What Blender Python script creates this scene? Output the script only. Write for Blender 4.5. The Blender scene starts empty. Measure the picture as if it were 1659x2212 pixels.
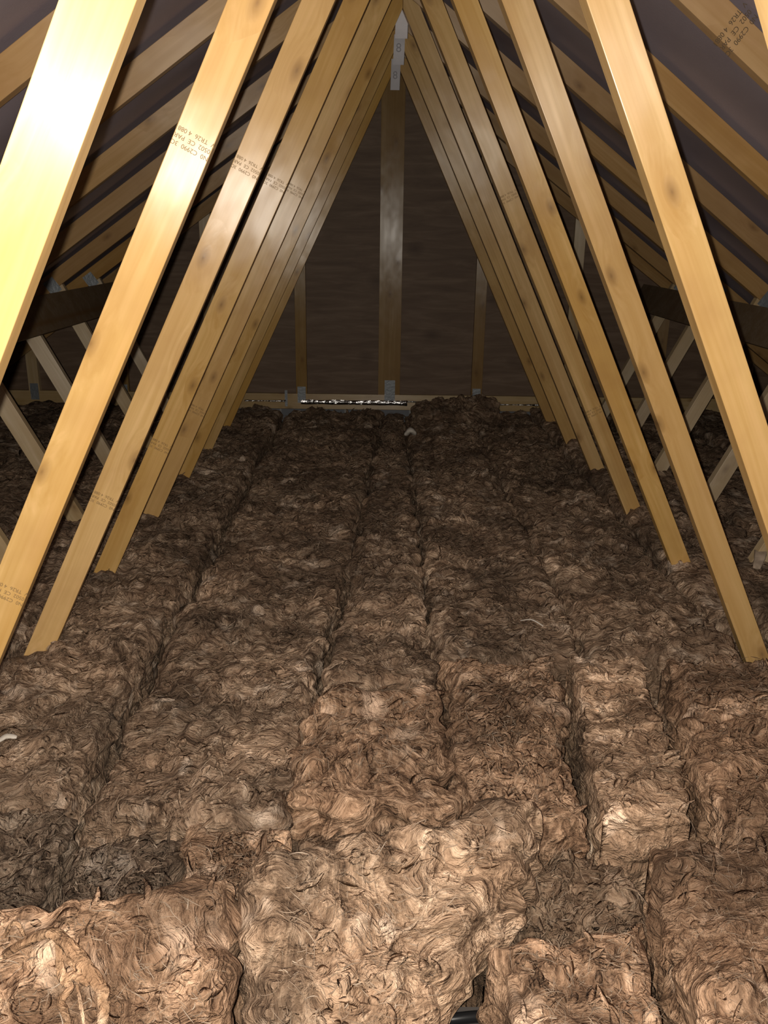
import bpy, bmesh, math, random
import numpy as np
from mathutils import Vector, Matrix

# ------------------------------------------------------------------ camera, light, exposure
H = 1.47                      # eye height above the plasterboard ceiling the trusses stand on
RX = 0.085                    # x of the ridge line
C = bpy.context.scene.collection
sc = bpy.context.scene

cam_d = bpy.data.cameras.new('camera')
cam = bpy.data.objects.new('camera', cam_d)
C.objects.link(cam)
F = Vector((0.00874478, 0.95063445, -0.31018975))
R = Vector((0.99989968, -0.00485619, 0.01330619))
U = R.cross(F)
m = Matrix((R, U, -F)).transposed().to_4x4()
m.translation = Vector((0, 0, H))
cam.matrix_world = m
cam_d.sensor_fit = 'HORIZONTAL'
cam_d.sensor_width = 36.0
cam_d.lens = 1844.89 / 1659 * 36.0
cam_d.clip_start = 0.02
sc.camera = cam

w = bpy.data.worlds.new('world')
sc.world = w
w.use_nodes = True
w.node_tree.nodes['Background'].inputs[0].default_value = (0.55, 0.5, 0.6, 1)
w.node_tree.nodes['Background'].inputs[1].default_value = 0.0

fl = bpy.data.lights.new('phone_flash', 'POINT')
fl.energy = 150
fl.color = (1.0, 0.93, 0.82)
fl.shadow_soft_size = 0.004
flo = bpy.data.objects.new('phone_flash', fl)
flo.location = Vector((0, 0, H)) - R * 0.017
C.objects.link(flo)

sc.view_settings.view_transform = 'Standard'
sc.view_settings.look = 'None'
sc.view_settings.exposure = 0.0
sc.view_settings.gamma = 1.0
sc.view_settings.use_curve_mapping = False
sc.cycles.max_bounces = 4
sc.cycles.diffuse_bounces = 3
sc.cycles.glossy_bounces = 2

rnd = random.Random(7)

# ------------------------------------------------------------------ materials
class NT:
    def __init__(s, name):
        s.m = bpy.data.materials.new(name)
        s.m.use_nodes = True
        s.t = s.m.node_tree
        s.t.nodes.clear()
        s.out = s.n('ShaderNodeOutputMaterial')
        s.b = s.n('ShaderNodeBsdfPrincipled')
        s.l(s.b.outputs[0], s.out.inputs[0])

    def n(s, t, **kw):
        x = s.t.nodes.new(t)
        for k, v in kw.items():
            setattr(x, k, v)
        return x

    def l(s, a, b):
        s.t.links.new(a, b)

    def ins(s, x, name, v):
        if isinstance(v, bpy.types.NodeSocket):
            s.l(v, x.inputs[name])
        else:
            x.inputs[name].default_value = v

    def noise(s, vec, scale, detail=4, rough=0.55, dist=0.0):
        x = s.n('ShaderNodeTexNoise')
        s.l(vec, x.inputs['Vector'])
        x.inputs['Scale'].default_value = scale
        x.inputs['Detail'].default_value = detail
        x.inputs['Roughness'].default_value = rough
        x.inputs['Distortion'].default_value = dist
        return x.outputs[0], x.outputs[1]

    def ramp(s, fac, stops, interp='LINEAR'):
        x = s.n('ShaderNodeValToRGB')
        x.color_ramp.interpolation = interp
        e = x.color_ramp.elements
        while len(e) > 1:
            e.remove(e[-1])
        e[0].position = stops[0][0]
        e[0].color = stops[0][1]
        for p, c in stops[1:]:
            q = e.new(p)
            q.color = c
        s.l(fac, x.inputs[0])
        return x.outputs[0]

    def mapping(s, vec, scale=(1, 1, 1), loc=None):
        x = s.n('ShaderNodeMapping')
        s.l(vec, x.inputs[0])
        x.inputs['Scale'].default_value = scale
        if loc is not None:
            s.l(loc, x.inputs['Location'])
        return x.outputs[0]

    def math(s, op, a, b=0.0, c=None):
        x = s.n('ShaderNodeMath', operation=op)
        for i, v in enumerate((a, b) if c is None else (a, b, c)):
            if isinstance(v, bpy.types.NodeSocket):
                s.l(v, x.inputs[i])
            else:
                x.inputs[i].default_value = v
        return x.outputs[0]

    def vmath(s, op, a, b):
        x = s.n('ShaderNodeVectorMath', operation=op)
        for i, v in enumerate((a, b)):
            if isinstance(v, bpy.types.NodeSocket):
                s.l(v, x.inputs[i])
            else:
                x.inputs[i].default_value = v
        return x.outputs[0]

    def mix(s, fac, a, b, mode='MIX'):
        x = s.n('ShaderNodeMix', data_type='RGBA', blend_type=mode)
        for k, v in ((0, fac), (6, a), (7, b)):
            if isinstance(v, bpy.types.NodeSocket):
                s.l(v, x.inputs[k])
            else:
                x.inputs[k].default_value = v
        return x.outputs[2]

    def bump(s, h, strength=0.3, dist=0.01, prev=None):
        x = s.n('ShaderNodeBump')
        x.inputs['Strength'].default_value = strength
        x.inputs['Distance'].default_value = dist
        s.l(h, x.inputs['Height'])
        if prev is not None:
            s.l(prev, x.inputs['Normal'])
        return x.outputs[0]


def pine(name, base=(0.62, 0.40, 0.16), rough=0.34, aniso=0.88, knot_size=1.0, spec=0.68, dark=1.0):
    t = NT(name)
    tc = t.n('ShaderNodeTexCoord')
    oi = t.n('ShaderNodeObjectInfo')
    off = t.n('ShaderNodeCombineXYZ')
    t.l(t.math('MULTIPLY', oi.outputs['Random'], 37.0), off.inputs[0])
    t.l(t.math('MULTIPLY', oi.outputs['Random'], 91.0), off.inputs[1])
    t.l(t.math('MULTIPLY', oi.outputs['Random'], 53.0), off.inputs[2])
    v = t.vmath('ADD', tc.outputs['Object'], off.outputs[0])
    # knots: sparse cells, squeezed along the board
    ks = t.n('ShaderNodeSeparateXYZ')
    t.l(v, ks.inputs[0])
    kc = t.n('ShaderNodeCombineXYZ')
    t.l(t.math('MULTIPLY', ks.outputs[0], 4.4), kc.inputs[0])
    t.l(t.math('MULTIPLY', ks.outputs[2], 9.0), kc.inputs[1])
    vo = t.n('ShaderNodeTexVoronoi', voronoi_dimensions='2D')
    t.l(kc.outputs[0], vo.inputs['Vector'])
    vo.inputs['Scale'].default_value = 1.0
    vo.inputs['Randomness'].default_value = 1.0
    kd = vo.outputs['Distance']
    sel = t.n('ShaderNodeSeparateColor')
    t.l(vo.outputs['Color'], sel.inputs[0])
    pick = t.math('GREATER_THAN', sel.outputs[0], 0.45)
    core = t.ramp(kd, [(0.0, (1, 1, 1, 1)), (0.04, (0.6, .6, .6, 1)), (0.085, (0.35, .35, .35, 1)), (0.15, (0, 0, 0, 1))])
    core = t.math('MULTIPLY', core, pick)
    halo = t.ramp(kd, [(0.0, (1, 1, 1, 1)), (0.16, (.5, .5, .5, 1)), (0.42, (0, 0, 0, 1))])
    halo = t.math('MULTIPLY', halo, pick)
    # grain lines swept around the knots
    gw = t.noise(t.mapping(v, (1.3, 9, 9)), 1.0, 2)[0]
    gv = t.n('ShaderNodeCombineXYZ')
    sx = t.n('ShaderNodeSeparateXYZ')
    t.l(v, sx.inputs[0])
    t.l(t.math('MULTIPLY', sx.outputs[0], 1.1), gv.inputs[0])
    bend = t.math('ADD', t.math('MULTIPLY', halo, 0.03), t.math('MULTIPLY', gw, 0.045))
    t.l(t.math('MULTIPLY', t.math('ADD', sx.outputs[1], bend), 60.0), gv.inputs[1])
    t.l(t.math('MULTIPLY', t.math('ADD', sx.outputs[2], bend), 60.0), gv.inputs[2])
    grain = t.noise(gv.outputs[0], 1.6, 3, 0.5)[0]
    b = Vector(base) * dark
    lt = tuple(min(1, c) for c in (b[0] * 1.12, b[1] * 1.13, b[2] * 1.25)) + (1,)
    md = tuple(b) + (1,)
    dk = (b[0] * 0.90, b[1] * 0.86, b[2] * 0.78, 1)
    col = t.ramp(grain, [(0.28, dk), (0.5, md), (0.72, lt)])
    # broad heartwood / sapwood bands along the board and blotches
    band = t.noise(t.mapping(v, (0.5, 14, 14)), 1.0, 1)[0]
    col = t.mix(t.ramp(band, [(0.45, (0, 0, 0, 1)), (0.56, (0.42, .42, .42, 1))]), col, (b[0] * .80, b[1] * .70, b[2] * .55, 1))
    blot = t.noise(v, 5.0, 3, 0.6)[0]
    col = t.mix(t.ramp(blot, [(0.5, (0, 0, 0, 1)), (0.75, (0.5, .5, .5, 1))]), col, (b[0] * .72, b[1] * .64, b[2] * .62, 1))
    col = t.mix(t.math('MULTIPLY', halo, 0.35), col, (b[0] * .62, b[1] * .5, b[2] * .36, 1))
    col = t.mix(t.math('MULTIPLY', core, 0.7), col, (0.16, 0.085, 0.035, 1))
    # every board a little different
    hv = t.n('ShaderNodeHueSaturation')
    t.l(col, hv.inputs['Color'])
    t.l(t.math('MULTIPLY_ADD', oi.outputs['Random'], 0.14, 0.93), hv.inputs['Value'])
    t.l(t.math('MULTIPLY_ADD', t.math('FRACT', t.math('MULTIPLY', oi.outputs['Random'], 7.31)), 0.16, 0.94), hv.inputs['Saturation'])
    t.l(hv.outputs[0], t.b.inputs['Base Color'])
    rr = t.math('MULTIPLY_ADD', t.noise(t.mapping(v, (3, 14, 14)), 1.0, 2)[0], 0.22, rough - 0.1)
    t.l(rr, t.b.inputs['Roughness'])
    t.b.inputs['Specular IOR Level'].default_value = spec
    t.b.inputs['Anisotropic'].default_value = aniso
    tg = t.n('ShaderNodeTangent', direction_type='UV_MAP')
    tg.uv_map = 'UVMap'
    t.l(tg.outputs[0], t.b.inputs['Tangent'])
    wav = t.noise(t.mapping(v, (4, 10, 10)), 1.0, 2)[0]
    n1 = t.bump(wav, 0.32, 0.010)
    n2 = t.bump(halo, 0.2, 0.003, n1)
    n3 = t.bump(grain, 0.08, 0.002, n2)
    t.l(n3, t.b.inputs['Normal'])
    return t.m


def wool_mat(name, tint=(1, 1, 1), seed=0.0, gain=1.0, patch=0.35, fs=1.0):
    t = NT(name)
    ge = t.n('ShaderNodeNewGeometry')
    p = t.vmath('ADD', ge.outputs['Position'], (seed, seed * 1.7, seed * .6))
    wv = t.noise(p, 3.2, 3)[1]
    wv = t.vmath('SUBTRACT', wv, (0.5, 0.5, 0.5))
    sc_ = t.n('ShaderNodeVectorMath', operation='SCALE')
    t.l(wv, sc_.inputs[0])
    sc_.inputs['Scale'].default_value = 0.40
    q = t.vmath('ADD', p, sc_.outputs[0])
    a = t.noise(t.mapping(q, (1.0, 2.6, 3.0)), 10.0 * fs, 5, 0.60, 0.8)[0]
    q2 = t.vmath('ADD', p, sc_.outputs[0])
    b = t.noise(t.mapping(q2, (3.0, 1.1, 2.0)), 14.0 * fs, 5, 0.62, 1.0)[0]
    fine = t.noise(t.mapping(q, (1.0, 3.5, 3.5)), 50.0 * fs, 3, 0.6, 0.6)[0]
    mixv = t.math('ADD', t.math('MULTIPLY', a, 0.45), t.math('ADD', t.math('MULTIPLY', b, 0.33), t.math('MULTIPLY', fine, 0.22)))
    g = Vector(tint) * gain
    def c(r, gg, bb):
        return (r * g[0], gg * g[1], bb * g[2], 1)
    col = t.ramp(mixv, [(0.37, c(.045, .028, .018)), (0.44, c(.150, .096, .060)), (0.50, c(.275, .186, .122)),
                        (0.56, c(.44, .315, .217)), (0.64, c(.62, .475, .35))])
    # brown binder patches and paler dry patches
    big = t.noise(p, 4.5, 2)[0]
    col = t.mix(t.ramp(big, [(0.38, (0.6, .6, .6, 1)), (0.54, (0, 0, 0, 1))]), col, c(.16, .102, .064), 'MIX')
    pale = t.noise(t.vmath('ADD', p, (9.1, 3.3, 1.7)), 9.0, 3)[0]
    col = t.mix(t.ramp(pale, [(0.60, (0, 0, 0, 1)), (0.70, (0.6, .6, .6, 1))]), col, c(.78, .62, .48))
    # shade in the folds between wool layers, painted into the colour as dark lines
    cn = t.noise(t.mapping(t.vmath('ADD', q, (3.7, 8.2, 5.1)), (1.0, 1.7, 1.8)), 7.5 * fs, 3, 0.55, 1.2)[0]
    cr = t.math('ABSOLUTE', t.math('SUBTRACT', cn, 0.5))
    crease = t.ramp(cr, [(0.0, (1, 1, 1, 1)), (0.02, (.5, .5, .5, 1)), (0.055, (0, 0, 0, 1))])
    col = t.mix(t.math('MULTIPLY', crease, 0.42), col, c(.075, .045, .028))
    # whole clumps paler or browner than the next
    pn = t.noise(t.vmath('ADD', p, (21.0, 2.0, 6.0)), 3.3, 2, 0.5, 0.5)[0]
    hs = t.n('ShaderNodeHueSaturation')
    t.l(col, hs.inputs['Color'])
    mr = t.n('ShaderNodeMapRange')
    t.l(pn, mr.inputs[0])
    mr.inputs[1].default_value = 0.35
    mr.inputs[2].default_value = 0.65
    mr.inputs[3].default_value = 1.0 - patch
    mr.inputs[4].default_value = 1.0 + patch * 1.2
    t.l(mr.outputs[0], hs.inputs['Value'])
    hs.inputs['Saturation'].default_value = 1.0
    t.l(hs.outputs[0], t.b.inputs['Base Color'])
    t.b.inputs['Roughness'].default_value = 0.75
    t.b.inputs['Specular IOR Level'].default_value = 0.25
    hn = t.math('ADD', t.math('MULTIPLY', a, 1.0), t.math('ADD', t.math('MULTIPLY', b, 0.8), t.math('MULTIPLY', fine, 0.35)))
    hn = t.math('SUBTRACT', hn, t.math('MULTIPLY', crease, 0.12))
    n1 = t.bump(hn, 0.95, 0.030)
    t.l(n1, t.b.inputs['Normal'])
    return t.m


def fibre_mat(name, col, var=0.5):
    t = NT(name)
    ge = t.n('ShaderNodeNewGeometry')
    v = t.noise(ge.outputs['Position'], 22.0, 2)[0]
    cc = t.mix(t.ramp(v, [(0.38, (0, 0, 0, 1)), (0.62, (1, 1, 1, 1))]), tuple(x * (1 - var) for x in col) + (1,), tuple(col) + (1,))
    t.l(cc, t.b.inputs['Base Color'])
    t.b.inputs['Roughness'].default_value = 0.6
    t.b.inputs['Specular IOR Level'].default_value = 0.4
    return t.m


def plain(name, col, rough=0.7, metal=0.0, bscale=0, bstr=0.2, var=0.2, spec=0.4):
    t = NT(name)
    tc = t.n('ShaderNodeTexCoord')
    v = t.noise(tc.outputs['Object'], 9.0, 4)[0]
    cc = t.mix(v, tuple(x * (1 - var) for x in col) + (1,), tuple(min(1, x * (1 + var)) for x in col) + (1,))
    t.l(cc, t.b.inputs['Base Color'])
    t.b.inputs['Roughness'].default_value = rough
    t.b.inputs['Metallic'].default_value = metal
    t.b.inputs['Specular IOR Level'].default_value = spec
    if bscale:
        h = t.noise(tc.outputs['Object'], bscale, 4)[0]
        t.l(t.bump(h, bstr, 0.01), t.b.inputs['Normal'])
    return t.m


def ply_mat():
    t = NT('plywood')
    tc = t.n('ShaderNodeTexCoord')
    v = t.mapping(tc.outputs['Object'], (1.1, 1, 9.0))
    n = t.noise(v, 2.6, 5, 0.6, 0.8)[0]
    col = t.ramp(n, [(0.3, (.125, .075, .045, 1)), (0.5, (.165, .105, .065, 1)), (0.7, (.22, .148, .098, 1))])
    vo = t.n('ShaderNodeTexVoronoi')
    t.l(t.mapping(tc.outputs['Object'], (2.3, 1, 3.0)), vo.inputs['Vector'])
    vo.inputs['Scale'].default_value = 1.5
    k = t.ramp(vo.outputs['Distance'], [(0.0, (1, 1, 1, 1)), (0.13, (.5, .5, .5, 1)), (0.26, (0, 0, 0, 1))])
    col = t.mix(t.math('MULTIPLY', k, 0.7), col, (.055, .025, .013, 1))
    # joint between two sheets
    t.l(col, t.b.inputs['Base Color'])
    t.b.inputs['Roughness'].default_value = 0.62
    t.l(t.bump(n, 0.15, 0.004), t.b.inputs['Normal'])
    return t.m


def felt_mat():
    t = NT('roof_underlay')
    tc = t.n('ShaderNodeTexCoord')
    n = t.noise(tc.outputs['Object'], 1.6, 4)[0]
    col = t.ramp(n, [(0.3, (.27, .225, .26, 1)), (0.7, (.37, .32, .365, 1))])
    f = t.noise(tc.outputs['Object'], 160.0, 2)[0]
    t.l(col, t.b.inputs['Base Color'])
    t.b.inputs['Roughness'].default_value = 0.6
    t.l(t.bump(f, 0.2, 0.002), t.b.inputs['Normal'])
    return t.m


def block_mat():
    t = NT('blockwork')
    tc = t.n('ShaderNodeTexCoord')
    br = t.n('ShaderNodeTexBrick')
    mp = t.n('ShaderNodeMapping')
    mp.inputs['Rotation'].default_value = (math.pi / 2, 0, 0)
    t.l(tc.outputs['Object'], mp.inputs[0])
    t.l(mp.outputs[0], br.inputs['Vector'])
    br.inputs['Scale'].default_value = 1.0
    br.inputs['Brick Width'].default_value = 0.44
    br.inputs['Row Height'].default_value = 0.215
    br.inputs['Mortar Size'].default_value = 0.006
    br.inputs['Color1'].default_value = (.17, .18, .20, 1)
    br.inputs['Color2'].default_value = (.20, .21, .23, 1)
    br.inputs['Mortar'].default_value = (.36, .36, .35, 1)
    t.l(br.outputs[0], t.b.inputs['Base Color'])
    t.b.inputs['Roughness'].default_value = 0.9
    return t.m


M = {}
M['pine'] = pine('pine')
M['pine_pale'] = pine('pine_pale', base=(0.52, 0.39, 0.22), rough=0.42)
M['pine_rafter'] = pine('pine_rafter', base=(0.44, 0.275, 0.12), rough=0.45)
M['pine_brown'] = pine('pine_brown', base=(0.34, 0.215, 0.085), rough=0.34)
M['dark_board'] = pine('dark_board', base=(0.20, 0.15, 0.10), rough=0.7, spec=0.15)
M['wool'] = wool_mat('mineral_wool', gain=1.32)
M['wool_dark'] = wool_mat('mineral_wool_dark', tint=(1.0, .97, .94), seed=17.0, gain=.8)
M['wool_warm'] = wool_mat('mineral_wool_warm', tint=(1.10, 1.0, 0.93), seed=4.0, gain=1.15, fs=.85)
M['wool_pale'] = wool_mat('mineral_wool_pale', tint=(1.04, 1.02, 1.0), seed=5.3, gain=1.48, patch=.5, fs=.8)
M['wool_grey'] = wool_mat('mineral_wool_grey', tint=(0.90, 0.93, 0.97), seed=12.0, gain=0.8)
M['fib'] = fibre_mat('wool_fibre', (.42, .31, .22))
M['fib_pale'] = fibre_mat('wool_fibre_pale', (.62, .49, .37), 0.45)
M['fib_white'] = fibre_mat('wool_fibre_white', (.66, .60, .52), 0.2)
M['steel'] = plain('galvanised_steel', (.30, .32, .34), 0.55, 0.7, 60, 0.3)
M['foil'] = plain('aluminium_foil', (.85, .85, .86), 0.22, 1.0, 45, 0.6, 0.05)
M['paper'] = plain('white_paper', (.70, .68, .72), 0.75)
M['ink'] = plain('stamp_ink', (.10, .07, .045), 0.8, var=0.05, spec=0.1)
M['ink_pale'] = plain('stamp_ink_pale', (.24, .155, .07), 0.7, var=0.15, spec=0.2)
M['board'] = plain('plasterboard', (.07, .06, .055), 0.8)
M['black'] = plain('black_plastic', (.012, .012, .013), 0.3)
M['ply'] = ply_mat()
M['felt'] = felt_mat()
M['block'] = block_mat()

# ------------------------------------------------------------------ helpers
def tag(o, label=None, cat=None, group=None, kind=None):
    if label: o['label'] = label
    if cat: o['category'] = cat
    if group: o['group'] = group
    if kind: o['kind'] = kind
    return o


def link(name, me, mat=None, parent=None):
    o = bpy.data.objects.new(name, me)
    C.objects.link(o)
    if mat is not None:
        me.materials.append(mat)
    if parent is not None:
        o.parent = parent
    return o


def empty(name, loc, rz=0.0):
    o = bpy.data.objects.new(name, None)
    o.empty_display_size = 0.1
    o.location = loc
    o.rotation_euler = (0, 0, rz)
    C.objects.link(o)
    return o


def clip(poly, a, b, c):
    """keep the part of a convex polygon where a*x + b*z <= c"""
    out = []
    for i in range(len(poly)):
        p, q = poly[i], poly[(i + 1) % len(poly)]
        dp, dq = a * p[0] + b * p[1] - c, a * q[0] + b * q[1] - c
        if dp <= 0: out.append(p)
        if (dp < 0 < dq) or (dq < 0 < dp):
            t = dp / (dp - dq)
            out.append((p[0] + t * (q[0] - p[0]), p[1] + t * (q[1] - p[1])))
    return out


def timber(name, p0, p1, width, y0, thick, mat, parent=None, clips=(), bev=0.0014):
    """a sawn board in an upright x-z plane: strip p0-p1 cut by half-planes, from y0 to y0+thick.
    Its own frame has X along the grain."""
    d = Vector((p1[0] - p0[0], p1[1] - p0[1]))
    L = d.length
    d /= L
    n = Vector((-d[1], d[0]))
    h = width / 2
    poly = [(p0[0] + n[0] * h, p0[1] + n[1] * h), (p0[0] - n[0] * h, p0[1] - n[1] * h),
            (p1[0] - n[0] * h, p1[1] - n[1] * h), (p1[0] + n[0] * h, p1[1] + n[1] * h)]
    for c in clips:
        poly = clip(poly, *c)
    loc = [((x - p0[0]) * d[0] + (z - p0[1]) * d[1], (x - p0[0]) * n[0] + (z - p0[1]) * n[1]) for x, z in poly]
    bm = bmesh.new()
    f = [bm.verts.new((u, 0, v)) for u, v in loc]
    b = [bm.verts.new((u, thick, v)) for u, v in loc]
    bm.faces.new(f)
    bm.faces.new(b[::-1])
    k = len(f)
    for i in range(k):
        bm.faces.new((f[i], b[i], b[(i + 1) % k], f[(i + 1) % k]))
    bmesh.ops.recalc_face_normals(bm, faces=bm.faces)
    if bev:
        bmesh.ops.bevel(bm, geom=list(bm.edges), offset=bev, segments=2, profile=0.5, affect='EDGES')
    uvl = bm.loops.layers.uv.new('UVMap')
    for fc in bm.faces:
        for lp in fc.loops:
            co = lp.vert.co
            lp[uvl].uv = (co.z * 4 + co.y * 4 * (1 if abs(fc.normal.y) < .7 else 0.001), co.x)
    me = bpy.data.meshes.new(name)
    bm.to_mesh(me)
    bm.free()
    o = link(name, me, mat, parent)
    o.matrix_local = Matrix(((d[0], 0, n[0], p0[0]), (0, 1, 0, y0), (d[1], 0, n[1], p0[1]), (0, 0, 0, 1)))
    return o


def box(name, lo, hi, mat, parent=None, bev=0.0):
    bm = bmesh.new()
    bmesh.ops.create_cube(bm, size=1)
    lo, hi = Vector(lo), Vector(hi)
    for v in bm.verts:
        v.co = Vector([(lo[i] + hi[i]) / 2 + v.co[i] * (hi[i] - lo[i]) for i in range(3)])
    if bev:
        bmesh.ops.bevel(bm, geom=list(bm.edges), offset=bev, segments=2, affect='EDGES')
    me = bpy.data.meshes.new(name)
    bm.to_mesh(me)
    bm.free()
    return link(name, me, mat, parent)


def np_mesh(name, V, Fq, mat, parent=None, smooth=True):
    me = bpy.data.meshes.new(name)
    V = np.asarray(V, dtype=np.float32)
    Fq = np.asarray(Fq, dtype=np.int32)
    me.vertices.add(len(V))
    me.vertices.foreach_set('co', V.ravel())
    k = Fq.shape[1]
    me.loops.add(Fq.size)
    me.loops.foreach_set('vertex_index', Fq.ravel())
    me.polygons.add(len(Fq))
    me.polygons.foreach_set('loop_start', np.arange(0, Fq.size, k, dtype=np.int32))
    me.polygons.foreach_set('loop_total', np.full(len(Fq), k, dtype=np.int32))
    if smooth:
        me.polygons.foreach_set('use_smooth', np.ones(len(Fq), dtype=bool))
    me.update(calc_edges=True)
    return link(name, me, mat, parent)

# ------------------------------------------------------------------ noise
_r = np.random.RandomState(3)
_perm = np.tile(_r.permutation(256), 3)
_g = _r.normal(size=(256, 3))
_g /= np.linalg.norm(_g, axis=1)[:, None]


def perlin(P):
    P = np.asarray(P, dtype=np.float64)
    I = np.floor(P).astype(np.int64)
    f = P - I
    I &= 255
    u = f * f * f * (f * (f * 6 - 15) + 10)
    res = 0
    for dx in (0, 1):
        wx = u[..., 0] if dx else 1 - u[..., 0]
        for dy in (0, 1):
            wy = u[..., 1] if dy else 1 - u[..., 1]
            for dz in (0, 1):
                wz = u[..., 2] if dz else 1 - u[..., 2]
                h = _perm[_perm[_perm[I[..., 0] + dx] + I[..., 1] + dy] + I[..., 2] + dz]
                g = _g[h]
                d = g[..., 0] * (f[..., 0] - dx) + g[..., 1] * (f[..., 1] - dy) + g[..., 2] * (f[..., 2] - dz)
                res = res + wx * wy * wz * d
    return res


def flow(P, seed=0.0):
    """direction of the wool layers over the surface, in radians about z"""
    return 2.6 * perlin(P * 2.1 + seed + 11.3) + 1.2 * perlin(P * 6.0 + seed + 3.1)


def wool_height(P, seed=0.0, amp=1.0, layer=0.0, fq=1.0):
    P = P * fq
    amp = amp / fq
    W = np.stack([perlin(P * 6 + 5.1 + seed), perlin(P * 6 + 25.7 + seed), perlin(P * 6 + 47.3 + seed)], -1)
    Q = P + W * 0.06
    a = flow(P, seed)
    ca, sa = np.cos(a), np.sin(a)
    q1 = Q[..., 0] * ca + Q[..., 1] * sa
    q2 = -Q[..., 0] * sa + Q[..., 1] * ca
    big = perlin(P * 5 + seed) * 0.030 + perlin(Q * 11 + seed) * 0.018
    A = np.stack([Q[..., 0] * 9, Q[..., 1] * 24, Q[..., 2] * 28], -1) + seed
    B = np.stack([Q[..., 0] * 30, Q[..., 1] * 13, Q[..., 2] * 24], -1) + seed + 31
    mk = 0.5 + 0.5 * np.tanh(7 * perlin(P * 4.2 + 60 + seed))
    r1 = 1 - np.abs(perlin(A)) * 2.2
    r2 = 1 - np.abs(perlin(B)) * 2.2
    rid = r1 * mk + r2 * (1 - mk)
    A2, B2 = A * 2.3 + 7, B * 2.3 + 9
    rid2 = (1 - np.abs(perlin(A2)) * 2.2) * mk + (1 - np.abs(perlin(B2)) * 2.2) * (1 - mk)
    lump = perlin(Q * 26 + seed + 15) * 0.010
    fold = np.abs(perlin(np.stack([Q[..., 0] * 13, Q[..., 1] * 17, Q[..., 2] * 15], -1) + seed + 77))
    out = big + rid * 0.010 + rid2 * 0.0045 + lump * 1.3 + np.sqrt(fold * fold + .0009) * 0.055 - 0.007
    if layer:
        out = out + layer * (1 - np.abs(perlin(np.stack([P[..., 0] * 3, P[..., 1] * 10 + P[..., 2] * 12, P[..., 2] * 30], -1) + seed)) * 3)
    return (out - 0.012) * amp


def rpath(W, T, r, step):
    """rounded box cross-section: pairs (distance across, height fraction)"""
    r = min(r, W * .45, T * .9)
    pts = []
    nw = max(3, int((T - r) / step))
    for i in range(nw):
        pts.append((0.0, (T - r) * i / nw))
    na = max(4, int(1.57 * r / step))
    for i in range(na):
        ph = math.pi / 2 * i / na
        pts.append((r - r * math.cos(ph), T - r + r * math.sin(ph)))
    nt = max(4, int((W - 2 * r) / step))
    half = list(pts)
    for i in range(nt + 1):
        pts.append((r + (W - 2 * r) * i / nt, T))
    for a, h in reversed(half):
        pts.append((W - a, h))
    A = np.array(pts)
    return A[:, 0] / W, A[:, 1]


def strands(P, N, count, seed, lo, hi, rad, mat, name, parent, lift=0.5, flat=0.45, sunk=False):
    """curved tapering wisps of wool lying along the surface and lifting off it"""
    rs = np.random.RandomState(int(seed * 10) + 5)
    if len(P) == 0 or count < 1: return None
    idx = rs.randint(0, len(P), count)
    p = P[idx] + rs.normal(size=(count, 3)) * 0.003
    n = N[idx]
    a = flow(p, seed) + rs.normal(size=count) * 0.55 + np.where(rs.rand(count) < .35, 1.4, 0)
    t = np.stack([np.cos(a), np.sin(a), np.zeros(count)], -1)
    t -= n * (t * n).sum(-1, keepdims=True)
    t /= np.linalg.norm(t, axis=1)[:, None] + 1e-9
    b = np.cross(n, t)
    L = lo + (hi - lo) * rs.rand(count) ** 2.2
    rr = rad * (0.5 + rs.rand(count) ** 2 * 1.4)
    curl = rs.normal(size=count) * 1.1
    up = lift * rs.rand(count) ** 2
    K = 7
    sv = np.linspace(0, 1, K)
    cen = []
    for s in sv:
        ang = curl * s
        # arc in the surface plane, hump away from it
        x = np.where(np.abs(curl) > 1e-3, np.sin(ang) / curl, s) * L
        y = np.where(np.abs(curl) > 1e-3, (1 - np.cos(ang)) / curl, 0) * L
        z = up * L * math.sin(math.pi * s) * 0.55 + (-rr * 0.05 if sunk else rr * 0.6)
        cen.append(p + t * x[:, None] + b * y[:, None] + n * z[:, None])
    cen = np.stack(cen, 1)
    tw = rs.rand(count) * 6.28
    V = []
    S = 4
    for k, s in enumerate(sv):
        rk = rr * (0.15 + math.sin(math.pi * min(max(s, 0.03), 0.97)) ** 0.7)
        for j in range(S):
            ph = 2 * math.pi * j / S
            off = b * (np.cos(ph) * rk)[:, None] + n * (np.sin(ph) * rk * flat)[:, None]
            V.append(cen[:, k] + off)
    V = np.stack(V, 1).reshape(-1, 3)
    Fq = []
    for k in range(K - 1):
        for j in range(S):
            Fq.append((k * S + j, k * S + (j + 1) % S, (k + 1) * S + (j + 1) % S, (k + 1) * S + j))
    Fq = np.array(Fq)
    base = np.arange(count)[:, None, None] * (K * S)
    Fa = (Fq[None] + base).reshape(-1, 4)
    o = np_mesh(name, V, Fa, mat, parent)
    o['kind'] = 'stuff'
    return o


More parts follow.
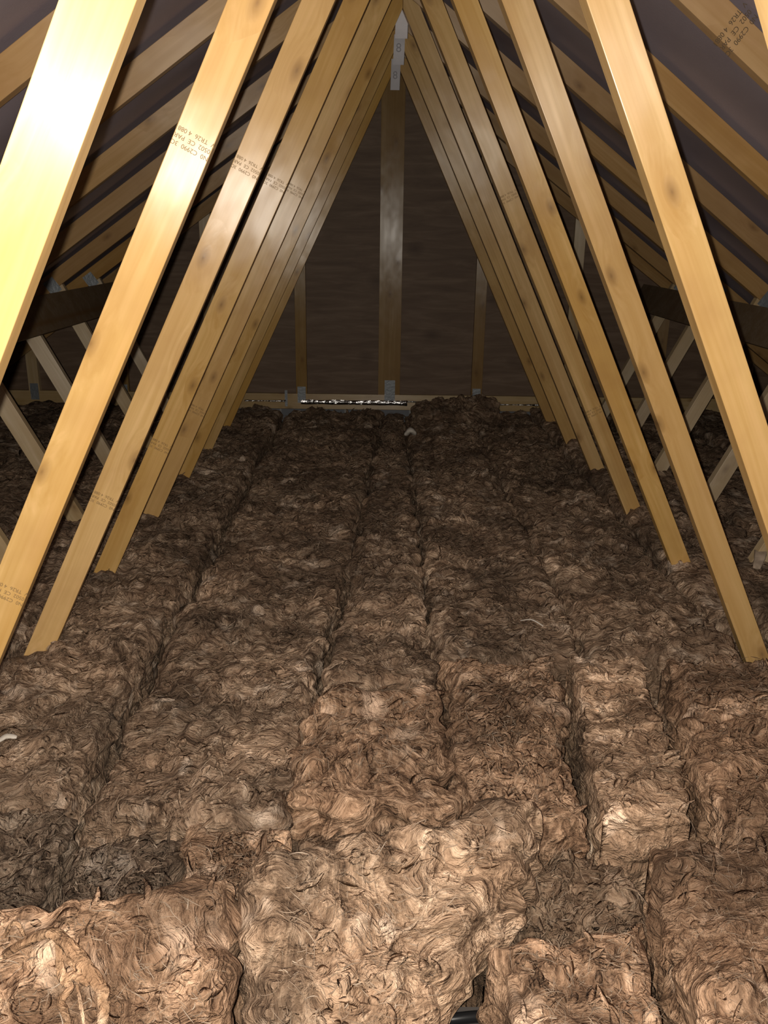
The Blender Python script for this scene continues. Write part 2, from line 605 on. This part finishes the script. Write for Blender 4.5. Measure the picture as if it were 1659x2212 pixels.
def batt(corners, T, label, mat, seed, step=0.006, amp=1.0, layer=0.0, r=0.045, sag=0.0, fib=(400, 60), wob=0.012,
         cat='insulation', group='mineral wool batts laid side by side', name='insulation_batt', fq=1.0, zfun=None):
    """corners: near-left, near-right, far-right, far-left as (x, y, z of the top, camera-relative)"""
    c = [np.array(q, dtype=float) for q in corners]
    W = (np.linalg.norm((c[1] - c[0])[:2]) + np.linalg.norm((c[2] - c[3])[:2])) / 2
    D = (np.linalg.norm((c[3] - c[0])[:2]) + np.linalg.norm((c[2] - c[1])[:2])) / 2
    su, hu = rpath(W, T, r, step)
    sv, hv = rpath(D, T, r, step if D < 1.2 else step * 1.7)
    a, b = np.meshgrid(su, sv)
    h = np.minimum(hu[None, :], hv[:, None])
    P = ((1 - a) * (1 - b))[..., None] * c[0] + (a * (1 - b))[..., None] * c[1] + (a * b)[..., None] * c[2] + ((1 - a) * b)[..., None] * c[3]
    P[..., 2] -= (T - h)
    # crooked edges
    P[..., 0] += wob * (perlin(np.stack([P[..., 1] * 3 + seed, a * 1.2, P[..., 1] * 0 + seed], -1)) * 2
                        + perlin(np.stack([P[..., 1] * 11 + seed, a * 1.2, P[..., 1] * 0], -1)))
    P[..., 1] += wob * (perlin(np.stack([P[..., 0] * 6 + seed, b * 1.2, P[..., 0] * 0 + 9 + seed], -1)) * 2)
    if sag:
        P[..., 2] += sag * perlin(P * np.array([3.0, 2.0, 0.1]) + seed) * (h / T)
    if zfun is not None:
        P[..., 2] += zfun(P[..., 0], P[..., 1]) * (h / T)
    du = np.gradient(P, axis=1)
    dv = np.gradient(P, axis=0)
    N = np.cross(du, dv)
    N /= np.linalg.norm(N, axis=-1)[..., None] + 1e-9
    # soften normals across the rim
    disp = wool_height(P, seed, amp, layer, fq)
    P = P + N * disp[..., None]
    P[..., 2] = np.maximum(P[..., 2], -H + 0.004)
    du = np.gradient(P, axis=1)
    dv = np.gradient(P, axis=0)
    N2 = np.cross(du, dv)
    N2 /= np.linalg.norm(N2, axis=-1)[..., None] + 1e-9
    nv, nu = P.shape[:2]
    idx = np.arange(nu * nv).reshape(nv, nu)
    Fq = np.stack([idx[:-1, :-1], idx[:-1, 1:], idx[1:, 1:], idx[1:, :-1]], -1).reshape(-1, 4)
    V = P.reshape(-1, 3)
    base = np.array([c[0][0] * .5 + c[1][0] * .5, c[0][1] * .5 + c[3][1] * .5, c[0][2] - T])
    o = np_mesh(name, V + np.array([0, 0, H]) - (base + np.array([0, 0, H])), Fq, mat)
    o.location = base + np.array([0, 0, H])
    tag(o, label, cat, group)
    hh = (h / T).ravel()
    keep = hh > 0.97
    Pk, Nk = V[keep] - base, N2.reshape(-1, 3)[keep]
    if fib[0]:
        strands(Pk, Nk, int(fib[0] * .30), seed, 0.012, 0.045, 0.0005, M['fib'], 'fibre_wisps', o, 0.3)
        strands(Pk, Nk, int(fib[0] * (.35 if fq == 1 else .10)), seed + 7, 0.016, 0.048, 0.0050, mat, 'wool_tufts', o, 0.10, 0.28, True)
    if fib[1]:
        strands(Pk, Nk, int(fib[1] * .22), seed + 3, 0.010, 0.035, 0.0006, M['fib_pale'], 'pale_fibre_wisps', o, 0.6)
    return o


# ------------------------------------------------------------------ the setting
PITCH = 0.713
ZR = 0.94              # underside of the rafters at the ridge, camera-relative
DEEP = 0.0885          # vertical depth of a rafter
def roof_z(x, z0=ZR):
    return z0 - PITCH * abs(x - RX)

box('floor', (RX - 3.5, -0.3, -0.0125), (RX + 3.5, 5.9, 0.0), M['board'])['kind'] = 'structure'

# sarking felt, draped over the rafters and hanging a little between them
nx, ny = 60, 120
xs = np.linspace(-3.6, 3.6, nx * 2 + 1)
ys = np.linspace(-0.2, 5.9, ny)
X, Y = np.meshgrid(xs, ys)
ph = (Y - 0.975) / 0.6
sagv = -0.016 * np.sin(np.pi * (ph - np.floor(ph))) ** 2
Z = ZR + DEEP + 0.022 - PITCH * np.abs(X) + sagv + 0.004 * perlin(np.stack([X * 3, Y * 4, X * 0], -1))
Vt = np.stack([X + RX, Y, Z + H], -1)
Vb = Vt + np.array([0, 0, 0.004])
n0 = Vt[..., 0].size
idx = np.arange(n0).reshape(X.shape)
q = np.stack([idx[:-1, :-1], idx[1:, :-1], idx[1:, 1:], idx[:-1, 1:]], -1).reshape(-1, 4)
V = np.concatenate([Vt.reshape(-1, 3), Vb.reshape(-1, 3)])
o = np_mesh('ceiling', V, np.concatenate([q, q[:, ::-1] + n0]), M['felt'])
o['kind'] = 'structure'

# gable: plywood above, blockwork below
GY = 5.74
bm = bmesh.new()
zt = ZR + DEEP - 0.01
prof = [(-3.3, -1.10), (3.3, -1.10), (3.3, zt - PITCH * 3.3), (0, zt), (-3.3, zt - PITCH * 3.3)]
prof = [(x, max(z, -1.30)) for x, z in prof]
fv = [bm.verts.new((x + RX, GY + 0.036, z + H)) for x, z in prof]
bv = [bm.verts.new((x + RX, GY + 0.054, z + H)) for x, z in prof]
bm.faces.new(fv); bm.faces.new(bv[::-1])
for i in range(5):
    bm.faces.new((fv[i], bv[i], bv[(i + 1) % 5], fv[(i + 1) % 5]))
bmesh.ops.recalc_face_normals(bm, faces=bm.faces)
me = bpy.data.meshes.new('wall_back'); bm.to_mesh(me); bm.free()
link('wall_back', me, M['ply'])['kind'] = 'structure'
box('wall_below', (RX - 3.5, GY + 0.0, 0.0), (RX + 3.5, GY + 0.1, -1.143 + H), M['block'])['kind'] = 'structure'

# ------------------------------------------------------------------ roof trusses
A0, MM, WW = 0.4679, 0.4891, 0.0664       # web: distance from the ridge line at eye height, slope, width
ZN = -1.40                                 # bottom node
HALF = 3.47
SK = 0.07

STAMP = ('N0  C2990  3C', '0502  CE  PAR', 'V  TR26  4 0881')
def text_mesh(name, cu):
    tmp = bpy.data.objects.new('tmp', cu)
    C.objects.link(tmp)
    bpy.context.view_layer.update()
    dg = bpy.context.evaluated_depsgraph_get()
    me = bpy.data.meshes.new_from_object(tmp.evaluated_get(dg))
    me.name = name
    if not me.materials:
        me.materials.append(cu.materials[0])
    bpy.data.objects.remove(tmp)
    o = bpy.data.objects.new(name, me)
    C.objects.link(o)
    return o


def stamp(parent, pos, ang, size, mat, y=-0.0006, lines=STAMP):
    """ink stamp: text across a board. pos is in the parent's own frame (along, across)"""
    cu = bpy.data.curves.new('grade_stamp', 'FONT')
    cu.body = '\n'.join(lines)
    cu.size = size
    cu.align_x = 'CENTER'
    cu.align_y = 'CENTER'
    cu.space_line = 1.15
    cu.extrude = 0.00015
    cu.materials.append(mat)
    o = text_mesh('grade_stamp', cu)
    o.parent = parent
    # text lies in the parent's x-z plane facing -y
    o.matrix_local = Matrix.Translation((pos[0], y, pos[1])) @ Matrix.Rotation(math.pi / 2, 4, 'X') @ Matrix.Rotation(ang, 4, 'Z')
    return o


def nail_plate(parent, x, z, w_, h_, rot=0.0, y=-0.0015):
    o = box('nail_plate', (-w_ / 2, 0, -h_ / 2), (w_ / 2, 0.0014, h_ / 2), M['steel'], parent)
    o.matrix_local = Matrix.Translation((x, y, z)) @ Matrix.Rotation(rot, 4, 'Y')
    return o


def truss(i, label, stamps=()):
    yc = 0.9415 + 0.6 * (i - 1) + SK * (A0 - 0.0)
    root = empty('roof_truss', (RX, yc, 0), SK)
    tag(root, label, 'roof truss', 'pine fink trusses down the loft')
    T_ = 0.035
    z = lambda v: v + H
    tie_top = -1.47 + 0.097
    for s in (-1, 1):
        top, bot = 1.05, -1.46
        p0 = (s * (A0 - MM * top), z(top))
        p1 = (s * (A0 - MM * bot), z(bot))
        # web: ridge side cut upright, head cut to the rafter, foot cut to the tie
        clips = [(-s, 0, -0.0007), (PITCH * s, 1, z(ZR) - 0.001), (0, -1, -z(tie_top) - 0.001)]
        web = timber('web', p0, p1, WW, 0, T_, M['pine'], root, clips)
        if s > 0 and i <= 4:
            pass
        ang = math.atan2(p1[1] - p0[1], p1[0] - p0[0])
        for (ss, zz) in stamps:
            if ss == s:
                u = (z(top) - z(zz)) / abs(math.sin(ang))
                stamp(web, (u, 0.0 if s < 0 else -0.004), (-math.pi / 2 if s > 0 else -math.pi / 2), 0.0105, M['ink_pale'])
        # strut from the foot of the web out to the middle of the rafter
        q0 = (s * 1.155, z(-1.42))
        q1 = (s * (1.735 + .03), z(-.24 + .06))
        timber('strut', q1, q0, WW, 0, T_, M['pine_pale'], root,
               [(PITCH * s, 1, z(ZR) - 0.001), (0, -1, -z(tie_top) - 0.001), (-s, 0, -1.158)])
        # rafter
        zc = ZR + DEEP / 2
        r0 = (-s * 0.2, z(zc + PITCH * .2))
        r1 = (s * (HALF + 0.12), z(zc - PITCH * (HALF + .12)))
        raf = timber('rafter', r0, r1, 0.072, 0, T_, M['pine_rafter'], root, [(-s, 0, -0.0007), (0, -1, -z(-1.47) - .098)])
        if i == 3 and s > 0:
            stamp(raf, (1.15, 0.0), -math.pi / 2, 0.0165, M['ink'])
    timber('ceiling_tie', (-HALF, z(-1.47 + .0485)), (HALF, z(-1.47 + .0485)), 0.097, 0, T_, M['pine_brown'], root)
    nail_plate(root, 0, z(1.0), 0.15, 0.10)
    for s in (-1, 1):
        nail_plate(root, s * 1.735, z(roof_z(RX + 1.735) + .02), 0.06, 0.075, rot=s * math.radians(35.5))
    return root


TL = {1: 'roof truss nearest the camera, its left web blown out pale by the flash',
      2: 'second roof truss from the camera, its stamped left web running off the left edge',
      3: 'third roof truss from the camera, right web foot entering the wool at the right edge',
      4: 'fourth roof truss from the camera, between the third and the closely bunched far ones',
      5: 'fifth roof truss from the camera, stamped on both its left and right webs',
      6: 'sixth roof truss from the camera, a white tag at its apex',
      7: 'seventh roof truss from the camera, second from the gable frame',
      8: 'farthest roof truss, directly in front of the plywood gable'}
ST = {2: [(-1, .139), (-1, -.668)], 3: [(-1, .143), (-1, -.668)], 4: [(-1, .139), (-1, -.669)], 5: [(-1, .145), (-1, -.671), (1, .137), (1, -.679)]}
for i in range(1, 9):
    truss(i, TL[i], ST.get(i, ()))

# ------------------------------------------------------------------ gable frame
g = empty('gable_frame', (RX, GY, 0))
tag(g, 'pine gable frame with upright studs in front of dark plywood', 'timber frame')
z = lambda v: v + H
timber('bottom_chord', (-3.2, z(-1.09)), (3.2, z(-1.09)), 0.103, 0, 0.035, M['pine_pale'], g)
timber('centre_post', (-0.010, z(-1.0385)), (-0.010, z(1.06)), 0.147, 0, 0.035, M['pine_brown'], g, [(PITCH, 1, z(ZR) - .002), (-PITCH, 1, z(ZR) - .002)])
for k in (-4, -3, -2, -1, 1, 2, 3, 4):
    x = k * 0.6
    if abs(k) == 1: x = -0.60 if k < 0 else 0.582
    st = timber('stud', (x, z(-1.0385)), (x, z(roof_z(RX + x) + .1)), 0.073, 0, 0.035, M['pine_brown' if k % 2 else 'pine_pale'], g,
                [(PITCH * (1 if x > 0 else -1), 1, z(ZR) - .002)])
    nail_plate(g, x, z(-1.045), 0.055, 0.11)
nail_plate(g, -0.005, z(-1.02), 0.07, 0.16)
for s in (-1, 1):
    zc = ZR + DEEP / 2
    timber('rafter', (-s * .2, z(zc + PITCH * .2)), (s * 3.3, z(zc - PITCH * 3.3)), 0.072, 0, 0.035, M['pine_rafter'], g, [(-s, 0, -0.0007)])

def foil_strip(x0, x1, zc, label, seed, hw=0.021):
    nxx, nzz = max(8, int((x1 - x0) / 0.006)), 9
    a, b = np.meshgrid(np.linspace(0, 1, nxx), np.linspace(-1, 1, nzz))
    PX = x0 + (x1 - x0) * a
    wdt = hw * (0.75 + 0.5 * perlin(np.stack([PX * 7, b * 0, b * 0 + seed], -1)))
    PZ = zc + b * wdt
    PY = GY - 0.006 - 0.012 * np.abs(perlin(np.stack([PX * 40, PZ * 60, PX * 0 + seed], -1))) - 0.006 * (1 - b ** 2)
    P = np.stack([PX, PY, PZ + H], -1)
    n = a.size
    idx = np.arange(n).reshape(a.shape)
    q = np.stack([idx[:-1, :-1], idx[:-1, 1:], idx[1:, 1:], idx[1:, :-1]], -1).reshape(-1, 4)
    Vv = np.concatenate([P.reshape(-1, 3), P.reshape(-1, 3) + np.array([0, .0008, 0])])
    o = np_mesh('foil_strip', Vv, np.concatenate([q, q[:, ::-1] + n]), M['foil'], smooth=False)
    tag(o, label, 'foil', 'crumpled foil strips along the gable chord')
foil_strip(-0.90, -0.62, -1.088, 'short crumpled foil strip at the left end of the gable chord', 1.3, .008)
foil_strip(-0.52, 0.20, -1.093, 'long shiny crumpled foil strip along the middle of the gable chord', 4.1)
foil_strip(0.20, 0.40, -1.083, 'narrow dull end of foil right of the gable centre post', 6.1, .008)
foil_strip(0.80, 1.15, -1.095, 'crumpled foil strip right of the wool heap on the gable chord', 9.1, .008)
for x, zz, h in ((-0.62, -1.07, .11),):
    o = box('strap', (x - .009, GY - .006, zz - h / 2 + H), (x + .009, GY - .003, zz + h / 2 + H), M['steel'], bev=.0008)
    tag(o, 'small galvanised strap nailed upright on the gable chord, left of the left stud', 'metal strap')

# longitudinal binders under the middle of the rafters
for s, lab in ((-1, 'long dark binder board running under the rafters on the left side'),
               (1, 'long dark binder board running under the rafters on the right side')):
    bm = bmesh.new()
    # cross-section leaning with the struts
    lo_, hi_ = Vector((s * 1.580, -.450)), Vector((s * 1.655, -.300))
    d = (hi_ - lo_).normalized(); nn = Vector((-d[1], d[0])) * (0.022 * s)
    pr = [lo_, hi_, hi_ + nn, lo_ + nn]
    r1 = [bm.verts.new((RX + p_[0], 1.0, p_[1] + H)) for p_ in pr]
    r2 = [bm.verts.new((RX + p_[0], GY - .01, p_[1] + H)) for p_ in pr]
    bm.faces.new(r1); bm.faces.new(r2[::-1])
    for i in range(4):
        bm.faces.new((r1[i], r2[i], r2[(i + 1) % 4], r1[(i + 1) % 4]))
    bmesh.ops.recalc_face_normals(bm, faces=bm.faces)
    uvl = bm.loops.layers.uv.new('UVMap')
    for fc in bm.faces:
        for lp in fc.loops:
            lp[uvl].uv = (lp.vert.co.z, lp.vert.co.y)
    me = bpy.data.meshes.new('binder_board'); bm.to_mesh(me); bm.free()
    o = link('binder_board', me, M['dark_board'])
    tag(o, lab, 'timber board', 'longitudinal binders')

# white tags hanging at the truss heads
def label_tag(i, zb, label, x=0.0, w_=0.052):
    y = 0.9415 + 0.6 * (i - 1) + SK * A0 + (0.040 if i == 6 else -0.012)
    top = 0.95 if i == 6 else 0.90
    n = 14
    bm = bmesh.new()
    fr, bk = [], []
    for k in range(n + 1):
        zz = zb + (top - zb) * k / n
        bow = 0.004 * math.sin(k * .5 + i)
        for sx in (-1, 1):
            fr.append(bm.verts.new((RX + x + sx * w_ / 2 - 0.004 * (1 - k / n), y + bow, zz + H)))
            bk.append(bm.verts.new((RX + x + sx * w_ / 2 - 0.004 * (1 - k / n), y + bow + .0006, zz + H)))
    for k in range(n):
        a = 2 * k
        bm.faces.new((fr[a], fr[a + 1], fr[a + 3], fr[a + 2]))
        bm.faces.new((bk[a], bk[a + 2], bk[a + 3], bk[a + 1]))
    me = bpy.data.meshes.new('label_tag'); bm.to_mesh(me); bm.free()
    o = link('label_tag', me, M['paper'])
    tag(o, label, 'label', 'white tags hanging from the truss heads')
    if i == 6:
        return
    cu = bpy.data.curves.new('print', 'FONT')
    cu.body = '8'
    cu.size = 0.055
    cu.align_x = 'CENTER'; cu.align_y = 'CENTER'
    cu.extrude = 0.0002
    cu.materials.append(M['ink_tag'])
    p_ = text_mesh('print', cu)
    p_.parent = o
    p_.matrix_local = Matrix.Translation((RX + x - .004, y - 0.006, zb + .07 + H)) @ Matrix.Rotation(math.pi / 2, 4, 'X')
M['ink_tag'] = plain('tag_print', (.40, .39, .42), 0.8, var=0.05)
label_tag(6, 0.776, 'brightest white tag, hanging highest at the apex of the sixth truss')
label_tag(7, 0.770, 'middle white tag with grey print, below the brightest one')
label_tag(8, 0.747, 'lowest and dimmest white tag, just above the gable centre post', x=-0.006, w_=.050)

# ------------------------------------------------------------------ mineral wool
ZI = -1.10
T0 = 0.27
G1 = 'mineral wool batts laid side by side'
def row(x0n, x1n, x0f, x1f, y0, y1, label, mat, seed, zn=ZI, zf=ZI, step=.0065, **kw):
    return batt([(x0n, y0, zn), (x1n, y0, zn), (x1f, y1, zf), (x0f, y1, zf)], T0, label, M[mat], seed, step=step, **kw)

# left of the long left seam
row(-1.01, -.635, -1.02, -.645, 1.50, 5.68, 'long batt left of the long left seam, around the feet of the left webs', 'wool', 1.0, zf=ZI - .035, fib=(9000, 500), sag=.05)
row(-1.43, -1.03, -1.43, -1.04, 1.5, 5.68, 'dark batt just outside the feet of the left webs', 'wool', 2.0, step=.010, fib=(1500, 60), sag=.05)
row(-1.86, -1.45, -1.86, -1.45, 1.9, 5.68, 'dark batt under the left struts', 'wool', 3.0, step=.014, fib=(600, 0), sag=.05)
row(-2.35, -1.88, -2.35, -1.88, 2.4, 5.68, 'unlit batt farthest out towards the left eaves', 'wool', 4.0, step=.018, fib=(0, 0), sag=.05)
# between the left seam and the middle
row(-.585, -.185, -.605, .025, 1.42, 5.68, 'wide batt between the long left seam and the dark hole', 'wool', 5.0, zf=ZI - .035, fib=(12000, 700), sag=.045)
# middle strip with a bulging near end
row(-.125, .150, .055, .165, 1.90, 5.66, 'narrow middle batt whose near end bulges up pale beside the dark hole', 'wool', 6.0, fib=(6000, 500), sag=.03,
    zn=ZI + .045, zf=ZI - .045)
# crumpled offcut
batt([(-.215, 1.52, ZI - .03), (.138, 1.50, ZI + .0), (.138, 1.84, ZI + .055), (-.13, 1.83, ZI + .02)], .2,
     'crumpled folded offcut of wool in the middle, below the bulging batt end', M['wool_warm'], 7.0, step=.0042, layer=.022, amp=1.0,
     fib=(2600, 260), fq=.8, group='loose torn pieces of wool', name='insulation_offcut')
# right of centre
row(.172, .585, .190, .60, 2.12, 5.68, 'long batt right of the centre seam, dark at the far end', 'wool', 8.0, zf=ZI - .035, fib=(9000, 500), sag=.04)
row(.600, 1.02, .615, 1.02, 2.12, 5.68, 'long batt around the feet of the right webs', 'wool', 9.0, zf=ZI - .035, fib=(7000, 400), sag=.06)
row(.190, .422, .185, .478, 1.42, 2.10, 'squarish batt piece right of the centre seam', 'wool_warm', 10.0, step=.0048, fib=(3600, 300))
row(.458, .628, .530, .722, 1.41, 2.10, 'narrow pale batt piece between two dark gaps', 'wool_pale', 11.0, step=.0042, fib=(1200, 100), zn=ZI + .02, zf=ZI + .01, wob=.004, amp=.7, r=.02)
row(.695, 1.08, .790, 1.16, 1.42, 2.10, 'batt piece right of the narrow pale one', 'wool_warm', 12.0, step=.0055, fib=(3200, 260), zf=ZI + .02)
row(1.12, 1.52, 1.19, 1.58, 1.5, 2.4, 'dark batt piece at the right edge, behind the nearest right web', 'wool', 13.0, step=.009, fib=(900, 40))
row(1.04, 1.46, 1.04, 1.46, 2.45, 5.68, 'dark batt just outside the feet of the right webs', 'wool', 14.0, step=.011, fib=(1500, 60), sag=.05)
row(1.48, 1.90, 1.48, 1.90, 2.2, 5.68, 'dark batt under the right struts', 'wool', 15.0, step=.014, fib=(500, 0), sag=.05)
row(1.92, 2.4, 1.92, 2.4, 2.6, 5.68, 'unlit batt farthest out towards the right eaves', 'wool', 16.0, step=.018, fib=(0, 0), sag=.05)
# heap against the gable
batt([(.22, 5.30, ZI + .02), (.78, 5.30, ZI + .03), (.78, 5.69, ZI + .085), (.27, 5.69, ZI + .05)], .16,
     'dark heap of wool piled against the gable chord', M['wool'], 17.0, step=.007, amp=1.5, fib=(400, 0), group='loose torn pieces of wool', name='insulation_offcut')

# near row
row(-1.15, -.62, -1.12, -.615, 1.00, 1.47, 'greyish dusty batt at the lower left edge, beyond the foreground batt', 'wool_grey', 18.0, step=.0046, fib=(3600, 200), zn=ZI - .09, zf=ZI - .02)
row(-.60, -.38, -.585, -.375, 1.12, 1.41, 'short dusty batt piece at the near end of the long left seam', 'wool_grey', 19.0, step=.0042, fib=(1800, 150), zn=ZI - .09, zf=ZI - .03)
row(-.355, -.17, -.36, -.17, 1.16, 1.41, 'short brown tuft piece left of the crumpled offcut', 'wool_warm', 20.0, step=.0042, fib=(1500, 200), zn=ZI - .06)
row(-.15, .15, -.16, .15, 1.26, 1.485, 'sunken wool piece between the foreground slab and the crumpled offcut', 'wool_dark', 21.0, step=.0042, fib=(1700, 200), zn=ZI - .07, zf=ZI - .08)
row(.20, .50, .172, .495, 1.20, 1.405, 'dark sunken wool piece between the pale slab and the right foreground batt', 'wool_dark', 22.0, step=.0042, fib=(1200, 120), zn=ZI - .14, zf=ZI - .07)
# foreground slabs
batt([(-.19, .62, ZI - .19), (-.15, .62, ZI - .17), (.300, 1.30, ZI + .155), (-.176, 1.135, ZI + .155)], .17,
     'big pale foreground slab with a bright torn face, lying over the other batts', M['wool_pale'], 23.0, step=.0034, layer=.010, amp=.78,
     fib=(4200, 600), wob=.010, r=.05, fq=.72)
batt([(-.62, .60, ZI - .16), (-.207, .60, ZI - .18), (-.216, 1.125, ZI + .150), (-.64, .995, ZI + .150)], .17,
     'brown foreground batt at the lower left, seam beside the big pale slab', M['wool_warm'], 24.0, step=.0036, layer=.006, amp=.75, fib=(4200, 500), wob=.010, r=.05, fq=.72)
batt([(.190, .66, ZI - .05), (.43, .66, ZI - .05), (.470, 1.18, ZI + .01), (.200, 1.08, ZI + .035)], .20,
     'reddish foreground batt right of the dark hole at the bottom', M['wool_warm'], 25.0, step=.0036, amp=.8, fib=(3600, 300), wob=.012, fq=.72)
batt([(.455, .66, ZI - .02), (.86, .66, ZI - .02), (.92, 1.385, ZI - .01), (.535, 1.375, ZI + .0)], .22,
     'reddish foreground batt at the lower right corner', M['wool_warm'], 26.0, step=.004, amp=.85, fib=(4200, 320), wob=.010, fq=.72)
row(.95, 1.4, .98, 1.4, .9, 1.40, 'batt piece at the right edge beyond the lower right corner batt', 'wool', 27.0, step=.007, fib=(600, 40))

# ------------------------------------------------------------------ loose bits
def rope(name, pts, rad, mat, label=None, cat=None, group=None, parent=None, flat=0.5, seed=0):
    """a twisted tapering hank of wool through points (camera-relative)"""
    P = [Vector(p_) for p_ in pts]
    fine = []
    for i in range(len(P) - 1):
        a = P[max(i - 1, 0)]; b = P[i]; c = P[i + 1]; d = P[min(i + 2, len(P) - 1)]
        for k in range(8):
            t = k / 8
            fine.append(0.5 * ((2 * b) + (-a + c) * t + (2 * a - 5 * b + 4 * c - d) * t * t + (-a + 3 * b - 3 * c + d) * t ** 3))
    fine.append(P[-1])
    n = len(fine); S = 10
    V = []
    for k, p_ in enumerate(fine):
        t = (fine[min(k + 1, n - 1)] - fine[max(k - 1, 0)]).normalized()
        u = t.cross(Vector((0, 0, 1)))
        if u.length < .1: u = t.cross(Vector((0, 1, 0)))
        u.normalize(); v = u.cross(t)
        rk = rad * (0.35 + 0.65 * math.sin(math.pi * (0.08 + .84 * k / (n - 1))) ** .6)
        for j in range(S):
            ph = 2 * math.pi * j / S
            wv = 1 + .35 * perlin(np.array([math.cos(ph) * 1.5 + seed, math.sin(ph) * 1.5, k * .35]))
            V.append(tuple(p_ + (u * math.cos(ph) + v * math.sin(ph) * flat) * rk * float(wv) + Vector((0, 0, H))))
    Fq = [(k * S + j, k * S + (j + 1) % S, (k + 1) * S + (j + 1) % S, (k + 1) * S + j) for k in range(n - 1) for j in range(S)]
    o = np_mesh(name, V, Fq, mat, parent)
    if label: tag(o, label, cat, group)
    return o

# torn curl of wool at the lower left (loop with two arms)
curl = empty('wool_curl', (-.44, .97, -1.1 + H))
tag(curl, 'torn pale curl of wool forming a loop on the lower left foreground batt', 'insulation scrap')
def rope_in(pts, rad, flat=.45, seed=0):
    base = Vector((-.44, .97, -1.1))
    o = rope('strand', [Vector(p_) - base for p_ in pts], rad, M['curl'], parent=curl, flat=flat, seed=seed)
    for v in o.data.vertices: v.co.z -= H
    return o
M['curl'] = wool_mat('wool_curl', tint=(1.1, 1.0, .88), seed=2.0, gain=1.5)
CUR = [
    ([(-.520, .953, -.975), (-.495, .965, -.965), (-.459, .976, -.957), (-.429, .962, -.966), (-.401, .942, -.980), (-.377, .924, -.996), (-.365, .902, -1.012), (-.364, .865, -1.042)], .0105, .5),
    ([(-.446, .967, -.964), (-.438, .946, -.978), (-.429, .929, -.990), (-.417, .921, -.997), (-.425, .907, -1.006), (-.417, .896, -1.014), (-.402, .876, -1.032)], .0065, .6),
    ([(-.431, .927, -.991), (-.411, .932, -.987), (-.390, .924, -.995)], .0085, .5),
    ([(-.435, .955, -.975), (-.412, .945, -.982), (-.392, .930, -.992)], .009, .4),
    ([(-.407, .923, -.995), (-.398, .905, -1.008), (-.388, .886, -1.025)], .0028, .8),
    ([(-.524, .972, -.962), (-.518, .982, -.950), (-.508, .983, -.948), (-.496, .973, -.960)], .0035, .8),
]
for k, (pts, rr, fl_) in enumerate(CUR):
    rope_in(pts, rr, fl_, k * 3.1)

G2 = 'loose bits of wool'
rope('wool_ribbon', [(1.449, 3.0, -1.085), (1.42, 2.94, -1.07), (1.37, 2.84, -1.075), (1.335, 2.78, -1.10)], .020, M['fib_pale'],
     'pale ribbon of wool curling up at the right edge beside the nearest right web', 'insulation scrap', flat=.2)
rope('wool_scrap', [(.16, 4.70, -1.075), (.185, 4.69, -1.045), (.21, 4.70, -1.07)], .03, M['fib_white'],
     'small greyish white scrap lying on the far dark wool near the centre', 'insulation scrap', flat=.5)
rope('wool_scrap', [(-.83, 1.63, -1.075), (-.81, 1.64, -1.065), (-.79, 1.645, -1.07)], .008, M['fib_white'],
     'small white twist of fibre at the left edge', 'insulation scrap', flat=.6)
rope('wool_thread', [(.42, 2.25, -1.06), (.45, 2.235, -1.05), (.48, 2.215, -1.06)], .003, M['fib_white'],
     'thin pale thread lying on the long batt right of the centre seam', 'insulation scrap')

# black cables seen down the hole between the foreground batts
def cable(y0, y1, zc, rr, label):
    V, Fq = [], []
    ns, S = 60, 12
    for k in range(ns + 1):
        xx = .00 + .50 * k / ns
        yy = y0 + (y1 - y0) * k / ns + .006 * math.sin(k * .21 + y0 * 40)
        zz = zc + .003 * math.sin(k * .3 + y0 * 90)
        for j in range(S):
            ph = 2 * math.pi * j / S
            V.append((xx, yy + rr * math.cos(ph), zz + rr * math.sin(ph) + H))
    for k in range(ns):
        for j in range(S):
            Fq.append((k * S + j, (k + 1) * S + j, (k + 1) * S + (j + 1) % S, k * S + (j + 1) % S))
    o = np_mesh('electric_cable', V, Fq, M['black'])
    tag(o, label, 'cable', 'black cables in the hole between the foreground batts')
cable(1.075, 1.095, -1.300, .008, 'black cable nearest the bottom edge, in the hole beside the pale slab')
cable(1.105, 1.120, -1.303, .008, 'middle black cable in the hole beside the pale slab')
cable(1.140, 1.145, -1.298, .010, 'black cable farthest back in the hole beside the pale slab')
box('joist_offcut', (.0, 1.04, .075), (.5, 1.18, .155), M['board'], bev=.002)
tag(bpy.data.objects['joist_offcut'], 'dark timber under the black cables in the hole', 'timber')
